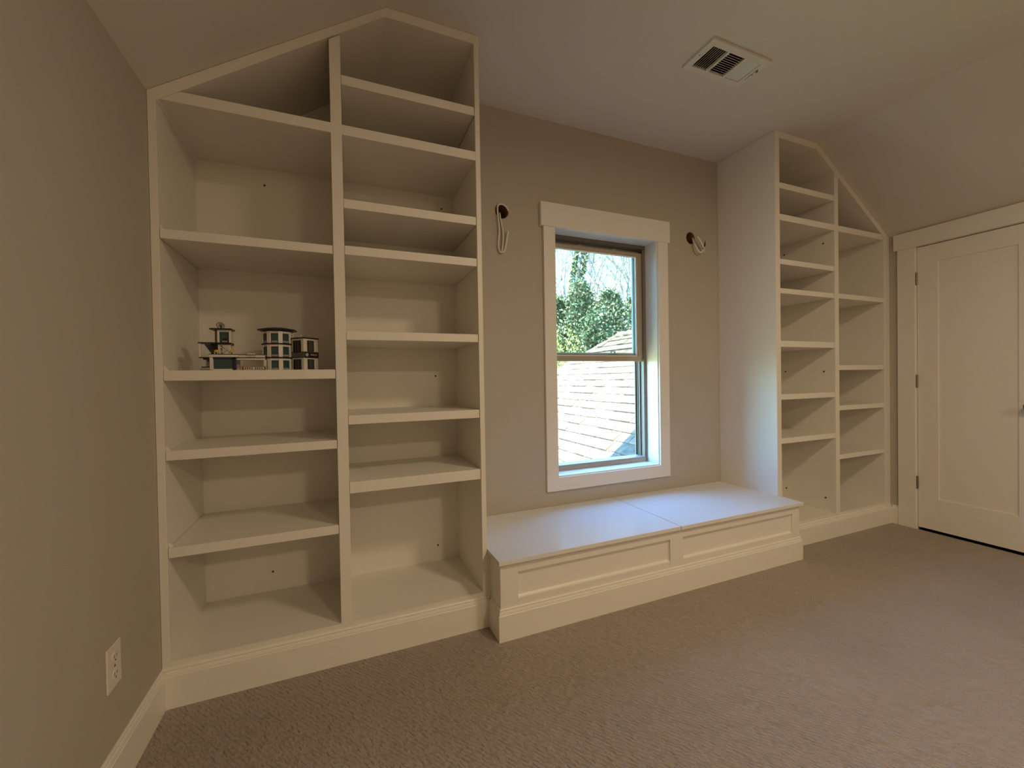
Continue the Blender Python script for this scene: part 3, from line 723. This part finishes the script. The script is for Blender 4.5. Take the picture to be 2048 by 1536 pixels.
box('cabin_roof', TX(322), TX(610), y0_-.008, y1_+.008, TZ(312), TZ(290), TK, TOY, .0005)
# dish aerial: a tilted open ring with a hub and a bowl
dc = Vector((TX(448), TYF+.030, TZ(236))); Rd = Matrix.Translation(dc) @ Matrix.Rotation(.30, 4, 'Y') @ Matrix.Rotation(math.radians(112), 4, 'X')
bm = bmesh.new()
add_tube(bm, [(.0112*math.cos(t), .0112*math.sin(t), .0015) for t in [2*math.pi*q/24 for q in range(25)]], .0011, 6)
add_tube(bm, [(.0062*math.cos(t), .0062*math.sin(t), -.002) for t in [2*math.pi*q/18 for q in range(19)]], .0008, 6)
for q in range(8):
    t = 2*math.pi*q/8; add_tube(bm, [(.0014*math.cos(t), .0014*math.sin(t), -.0045), (.0062*math.cos(t), .0062*math.sin(t), -.002), (.0112*math.cos(t), .0112*math.sin(t), .0015)], .0007, 5)
add_lathe(bm, [(.0014, -.006), (.0014, .006), (.0024, .0065), (.0024, .009)], (0, 0, 0), 'z', 10)
for v in bm.verts: v.co = Rd @ v.co
ds = new_obj('dish_aerial', bm, TB, TOY)
new_obj('dish_mast', add_tube(bmesh.new(), [(dc.x, dc.y+.004, TZ(290)), (dc.x, dc.y+.003, dc.z)], .002, 8), TK, ds)
# --- black stair with its landing
box('landing', TX(182), TX(418), TYF+.002, TYF+.040, TZ(528), TZ(510), TK, TOY, .0003)
box('landing_post', TX(190), TX(214), TYF+.004, TYF+.010, TZ(735), TZ(528), TW, TOY, 0)
for k in range(8):
    c = 262+k*13; z = TZ(556+k*21)
    box('stair_tread', TX(c), TX(c+92), TYF+.004, TYF+.020, z, z+.0034, TK, TOY, 0)
    box('stair_riser', TX(c+34), TX(c+58), TYF+.007, TYF+.018, z-.0016, z, mat('toy_pale_grey', (.32, .34, .33), .4), TOY, 0)
bm = bmesh.new()
prism('', [(TX(320), TZ(528)), (TX(410), TZ(528)), (TX(420), TZ(690)), (TX(398), TZ(690))], 'y', TYF+.020, TYF+.024, TK, bm=bm)
new_obj('stair_stringer', bm, TK, TOY)
box('lower_landing', TX(190), TX(330), TYF+.002, TYF+.036, TZ(750), TZ(736), TK, TOY, 0)
box('landing_bracket', TX(235), TX(325), TYF+.008, TYF+.016, TZ(775), TZ(750), TK, TOY, 0)
box('landing_bracket', TX(288), TX(325), TYF+.008, TYF+.016, TZ(800), TZ(775), TK, TOY, 0)
box('lower_post', TX(262), TX(316), TYF+.016, TYF+.024, TZ(888), TZ(760), mat('toy_pale_grey', (.32, .34, .33), .4), TOY, 0)
box('base_plate', TX(200), TX(372), TYF-.004, TYF+.060, ZS, TZ(931), TK, TOY, 0)
box('lower_step', TX(215), TX(325), TYF+.004, TYF+.018, TZ(895), TZ(880), TK, TOY, 0)
box('lower_step', TX(205), TX(320), TYF+.002, TYF+.020, TZ(931), TZ(905), mat('toy_pale_grey', (.32, .34, .33), .4), TOY, 0)

# ================================================================== OUTDOORS
GZ = -2.8
gr = box('ground', -40, 45, YB+.3, 60, GZ-.2, GZ, mat('winter_lawn', (.16, .17, .06), .95, 0, vary=.3, vscale=.6))
tag(gr, 'green winter lawn far below the window', 'lawn', kind='structure')
# roof of this house: shades the window wall and the near end of the wing
SIDE = mat('dark_shingle_roof', (.20, .17, .14), .9, .3, 60)
def over(x): return ceil_z(x)
xr_ = (XC1+XC2)/2; sl1 = (ZC-ZK1)/(XC1-XL); zrg = ZC+sl1*(xr_-XC1)
hr = prism('roof_main', [(XL-.45, ZK1-.45*sl1+.09), (xr_, zrg+.10), (XR+.45, ZK2-.45*sl1+.09), (XR+.45, ZK2-.45*sl1+.17), (xr_, zrg+.20), (XL-.45, ZK1-.45*sl1+.17)], 'y', YBK-.3, YB+.33, SIDE)
tag(hr, 'dark shingled gable roof of the house itself', 'roof', kind='structure')
gb = prism('wall_gable', [(XC1-.1, ZC+.02), (XC2+.1, ZC+.02), (xr_+.02, zrg+.11), (xr_-.02, zrg+.11)], 'y', YB+.05, YB+.19, TRIM)
tag(gb, 'outside gable wall above the window', 'wall', kind='structure')

# wing roof seen through the window: hip roof falling towards -x, courses run along y
RA, RM = 1.58, .84
def rz(x): return -RA + RM*x
XE, XRG, YN, YH = 1.40, 3.84, YB+.20, 5.06
HX, HY = -.61, .83                       # plan direction of the hip going down
def hip_y(x): return YH + (XRG-x)/(-HX)*HY
ROOF = thing('shingle_roof', 'sunlit tan shingle hip roof of the wing outside the window', 'roof', (2.6, 4.0, rz(XE)), kind='structure')
bm = bmesh.new(); ye = hip_y(XE)
v = [bm.verts.new(p) for p in ((XE, YN, rz(XE)-.03), (XRG, YN, rz(XRG)-.03), (XRG, YH, rz(XRG)-.03), (XE, ye, rz(XE)-.03),
                               (2*XRG-XE, YN, rz(XE)-.03), (2*XRG-XE, ye, rz(XE)-.03))]
for f in ((0, 1, 2, 3), (1, 4, 5, 2), (3, 2, 5)): bm.faces.new([v[i] for i in f])
new_obj('roof_deck', bm, SIDE, ROOF)
bm = bmesh.new()
x_a, x_b = XE+.25, 2*XRG-XE-.25
add_box(bm, x_a, x_b, YN, ye-.25, GZ, rz(XE)+.1)
new_obj('wing_wall', bm, mat('pale_siding', (.55, .52, .46), .7), ROOF)
SHG = mat('tan_asphalt_shingle', (.125, .094, .062), .95, .5, 160, vary=.35, vscale=14, rnd=.22)
dx = .0963; nrm = Vector((-RM, 0, 1)).normalized(); upv = Vector((1, 0, RM)).normalized()
rs = random.Random(3)
i = 0; x = XE
while x < XRG-.01:
    x1 = min(x+dx, XRG); y = 2.30 - rs.random()*.25
    first = True
    while True:
        wd = rs.choice((.16, .20, .24, .28, .34)); y1 = y+wd
        h0, h1 = hip_y(x), hip_y(x1)
        if y > min(h0, h1)-.02: break
        th = rs.choice((.010, .016, .023))
        a0, a1 = min(y1, h0)-.006, min(y1, h1)-.006
        bm = bmesh.new()
        xo_ = x-.004 if th < .014 else x-.012
        P0 = [Vector((xo_, y, rz(xo_))), Vector((xo_, a0, rz(xo_))), Vector((x1+.012, a1, rz(x1+.012))), Vector((x1+.012, y, rz(x1+.012)))]
        lift = [th+.003, th+.003, .001, .001]
        T_ = [bm.verts.new(p+nrm*l) for p, l in zip(P0, lift)]; B_ = [bm.verts.new(p-nrm*.012) for p in P0]
        bm.faces.new(T_); bm.faces.new(B_[::-1])
        for k in range(4): bm.faces.new((T_[k], B_[k], B_[(k+1) % 4], T_[(k+1) % 4]))
        so = new_obj('shingle', bm, SHG, ROOF)
        y = y1
    x += dx; i += 1
# ridge and hip caps
def caps(p, q, n, wdt):
    p, q = Vector(p), Vector(q); d = (q-p)/n
    for k in range(n):
        a = p+d*k; b = p+d*(k+1.12); s = Vector((d.y, -d.x, 0)).normalized()*wdt
        bm = bmesh.new()
        T_ = [bm.verts.new(c) for c in (a-s+Vector((0, 0, -wdt*.62+.03)), a+Vector((0, 0, .036)), a+s+Vector((0, 0, -wdt*.62+.03)), b+s+Vector((0, 0, -wdt*.62+.012)), b+Vector((0, 0, .018)), b-s+Vector((0, 0, -wdt*.62+.012)))]
        B_ = [bm.verts.new(w.co-Vector((0, 0, .02))) for w in T_]
        bm.faces.new((T_[0], T_[1], T_[4], T_[5])); bm.faces.new((T_[1], T_[2], T_[3], T_[4]))
        bm.faces.new((B_[0], B_[5], B_[4], B_[1])); bm.faces.new((B_[1], B_[4], B_[3], B_[2]))
        for m_ in range(6): bm.faces.new((T_[m_], B_[m_], B_[(m_+1) % 6], T_[(m_+1) % 6]))
        new_obj('ridge_cap', bm, SHG, ROOF)
caps((XRG, YH+.03, rz(XRG)), (XRG, 2.3, rz(XRG)), 14, .085)
caps((1.9, hip_y(1.9), rz(1.9)), (XRG, YH, rz(XRG)), 18, .07)

# ------------------------------------------------------------------ trees
BARK = mat('grey_bark', (.18, .15, .12), .9, .4, 40, vary=.2, vscale=5)
BARK2 = mat('pale_bark', (.34, .30, .25), .9, .4, 40, vary=.2, vscale=5)
EVG = leafmat('evergreen_leaf', (.055, .085, .035), (.16, .19, .09), 2.2)
EVG2 = leafmat('pale_evergreen_leaf', (.07, .10, .045), (.20, .22, .11), 2.5)
IVY = leafmat('ivy_leaf', (.06, .09, .02), (.17, .19, .055), 4)
YEL = leafmat('yellow_green_leaf', (.11, .13, .02), (.28, .28, .06), 4)
AUT = leafmat('russet_leaf', (.35, .16, .05), (.60, .36, .12), 4)
def add_leaf(bm, p, d, size, rn):
    d = d.normalized(); s = d.cross(Vector((rn.uniform(-1, 1), rn.uniform(-1, 1), rn.uniform(-1, 1)))).normalized()*size*.38
    bm.faces.new([bm.verts.new(c) for c in (p, p+d*size*.5+s, p+d*size, p+d*size*.5-s)])
def flat_obj(name, bm, material, parent=None):
    me = bpy.data.meshes.new(name); bm.to_mesh(me); bm.free()
    for v in me.vertices: v.co *= S
    me.materials.append(material); o = bpy.data.objects.new(name, me); COL.objects.link(o)
    if parent: o.parent = parent; o.matrix_parent_inverse = world_of(parent).inverted()
    return o
def base_of(px, Y): 
    d = ray(px, 740); return Vector((d.x*Y/d.y, Y, GZ))
def evergreen(px, top_py, Y, rad, label, leafm, n, seed, size=.10):
    n = int(n*2.2)
    rn = random.Random(seed); b = base_of(px, Y); H = ony(px, top_py, Y).z - GZ
    t = thing('evergreen_tree', label, 'tree', b, 'evergreens behind the wing roof')
    new_obj('trunk', add_tube(bmesh.new(), [b, b+Vector((.05, 0, H*.5)), b+Vector((0, .03, H*.97))], [.16, .1, .02], 8), BARK, t)
    bm = bmesh.new()
    # whorls of drooping branches carrying sprays of leaves
    nb = int(n/26)
    for k in range(nb):
        f = rn.random()**.8; z = H*(.12+.88*f); r = rad*(1-f)**.75*rn.uniform(.5, 1.1)+.04; a = rn.uniform(0, 2*math.pi)
        dirv = Vector((math.cos(a), math.sin(a), rn.uniform(-.1, .55)))
        o_ = b+Vector((0, 0, z))
        for j in range(26):
            q = rn.uniform(.35, 1.05); p = o_+dirv*r*q+Vector((rn.gauss(0, .10), rn.gauss(0, .10), rn.gauss(0, .08)))
            add_leaf(bm, p, dirv*.8+Vector((rn.gauss(0, .7), rn.gauss(0, .7), rn.gauss(.45, .5))), size*rn.uniform(.6, 1.2), rn)
    flat_obj('foliage', bm, leafm, t); return t
def bare(px, Y, H, lean, label, seed, bark, r0=.12, ivy=0, leaves=None, spread=.5, forks=4):
    rn = random.Random(seed); b = base_of(px, Y)
    t = thing('bare_tree' if not leaves else 'russet_tree', label, 'tree', b, 'winter trees behind the evergreens')
    bm = bmesh.new(); tips = []; stem = []
    def grow(p, d, L, r, lev_):
        n = 6; pts = [p]; rr = [r]
        for k in range(n):
            d = (d+Vector((rn.gauss(0, .09), rn.gauss(0, .09), rn.gauss(.03, .05)))*(1+.5*lev_)).normalized(); p = p+d*L/n
            pts.append(p); rr.append(r*(1-.62*(k+1)/n))
            if lev_ == 0: stem.append((p, rr[-1]))
            if lev_ < 3 and k >= (2 if lev_ == 0 else 1):
                for _ in range(forks if lev_ == 0 and k < 5 else 2):
                    if rn.random() < .62:
                        a = rn.uniform(0, 2*math.pi); sd = Vector((math.cos(a), math.sin(a), rn.uniform(.2, .9)))
                        grow(p, (d*.55+sd*spread*1.3).normalized(), L*rn.uniform(.33, .55), rr[-1]*.55, lev_+1)
        add_tube(bm, pts, [max(q, .006) for q in rr], 7 if lev_ == 0 else 5, True)
        if lev_ >= 2: tips.append((pts[-1], d))
    grow(b, Vector((lean, 0, 1)).normalized(), H, r0, 0)
    new_obj('branches', bm, bark, t)
    if ivy:
        bm = bmesh.new()
        for _ in range(ivy):
            k = rn.randrange(len(stem)-1); f = rn.random(); p = stem[k][0].lerp(stem[k+1][0], f); r = stem[k][1]+.06
            a = rn.uniform(0, 2*math.pi); o_ = Vector((math.cos(a), math.sin(a), 0)); add_leaf(bm, p+o_*r*rn.uniform(.8, 1.6), o_+Vector((0, 0, rn.uniform(-.8, .6))), rn.uniform(.08, .15), rn)
        flat_obj('ivy', bm, IVY, t)
    if leaves:
        bm = bmesh.new()
        for p, d in tips:
            for _ in range(2): add_leaf(bm, p+Vector((rn.gauss(0, .12), rn.gauss(0, .12), rn.gauss(0, .12))), Vector((rn.gauss(0, 1), rn.gauss(0, 1), rn.gauss(0, 1))), rn.uniform(.05, .09), rn)
        flat_obj('leaves', bm, leaves, t)
    return t
EL = 'leafy evergreen tree growing behind the hip of the wing roof'
evergreen(1163, 572, 12.0, 1.9, 'tallest pointed evergreen tree beyond the wing roof', EVG2, 11000, 11)
evergreen(1222, 588, 11.3, 1.8, 'broad grey-green evergreen tree rising above the roof ridge', EVG2, 10000, 12)
evergreen(1118, 600, 12.6, 1.6, 'dark evergreen tree cut off by the window jamb', EVG, 7000, 13)
evergreen(1272, 598, 12.4, 1.7, 'evergreen tree half hidden by the raised sash stile', EVG, 8000, 14)
evergreen(1195, 628, 10.0, 1.3, 'low evergreen tree just behind the hip of the wing roof', EVG, 6000, 15)
for px, y_, sd, lb in ((1010, 14, 31, 'evergreen tree hidden by the wall strip beside the tall bookcase'), (1068, 13, 33, 'evergreen tree hidden behind the window casing nearest the tall bookcase'), (930, 14, 34, 'evergreen tree hidden behind the tall bookcase post'), (1370, 14, 32, 'evergreen tree hidden by the wall strip near the door-side bookcase')):
    evergreen(px, 600, y_, 2.0, lb, EVG, 2500, sd, .2)
# yellow-green shrub in front
rn = random.Random(5); b = base_of(1120, 8.6); t = thing('yellow_green_shrub', 'sunlit yellow-green shrub beside the hip of the wing roof', 'shrub', b)
top = ony(1130, 668, 8.6).z
bm = bmesh.new()
for k in range(7):
    a = k*.9; add_tube(bm, [b, b+Vector((.4*math.cos(a), .4*math.sin(a), (top-GZ)*.45)), b+Vector((.75*math.cos(a), .75*math.sin(a), (top-GZ)*.85))], [.05, .035, .01], 6)
new_obj('stems', bm, BARK, t)
bm = bmesh.new()
for k in range(9000):
    th, ph, r = rn.uniform(0, 2*math.pi), math.acos(rn.uniform(-.3, 1)), rn.uniform(.65, 1.03)
    q = Vector((math.sin(ph)*math.cos(th)*.85, math.sin(ph)*math.sin(th)*.85, math.cos(ph)))
    hh = (top-GZ)*.5; wob = 1+.12*math.sin(5*th+3*ph)
    add_leaf(bm, b+Vector((q.x*r*wob, q.y*r*wob, hh+q.z*r*wob*hh)), q+Vector((rn.gauss(0, .6), rn.gauss(0, .6), rn.gauss(0, .6))), rn.uniform(.04, .08), rn)
flat_obj('foliage', bm, YEL, t)
bare(1150, 15, 11.0, -.01, 'ivy-clad bare tree trunk behind the tallest evergreen', 21, BARK2, .17, 4200)
bare(1252, 15, 10.5, .03, 'leaning ivy-clad bare tree behind the roof ridge evergreens', 22, BARK2, .17, 4200)
bare(1213, 16, 12.0, -.05, 'pale bare tree with forking grey limbs', 23, BARK2, .15)
bare(1195, 19, 12.5, .04, 'tall slim bare winter tree between the ivy-clad trunks', 24, BARK, .13)
bare(1125, 18, 11.0, .03, 'bare winter tree with fine dark twigs near the window jamb', 25, BARK, .12)
bare(1172, 21, 13.0, -.03, 'distant bare winter tree with thin upright limbs', 26, BARK, .13)
bare(1236, 20, 12.0, -.04, 'distant bare winter tree beside the leaning ivy-clad trunk', 27, BARK2, .12)
bare(1140, 13.4, 5.6, .02, 'small tree with leftover russet leaves among the evergreens', 28, BARK, .09, 0, AUT, .55)
bare(1268, 13.6, 6.0, -.02, 'slender tree with orange-brown leaves near the sash stile', 29, BARK, .08, 0, AUT, .55)
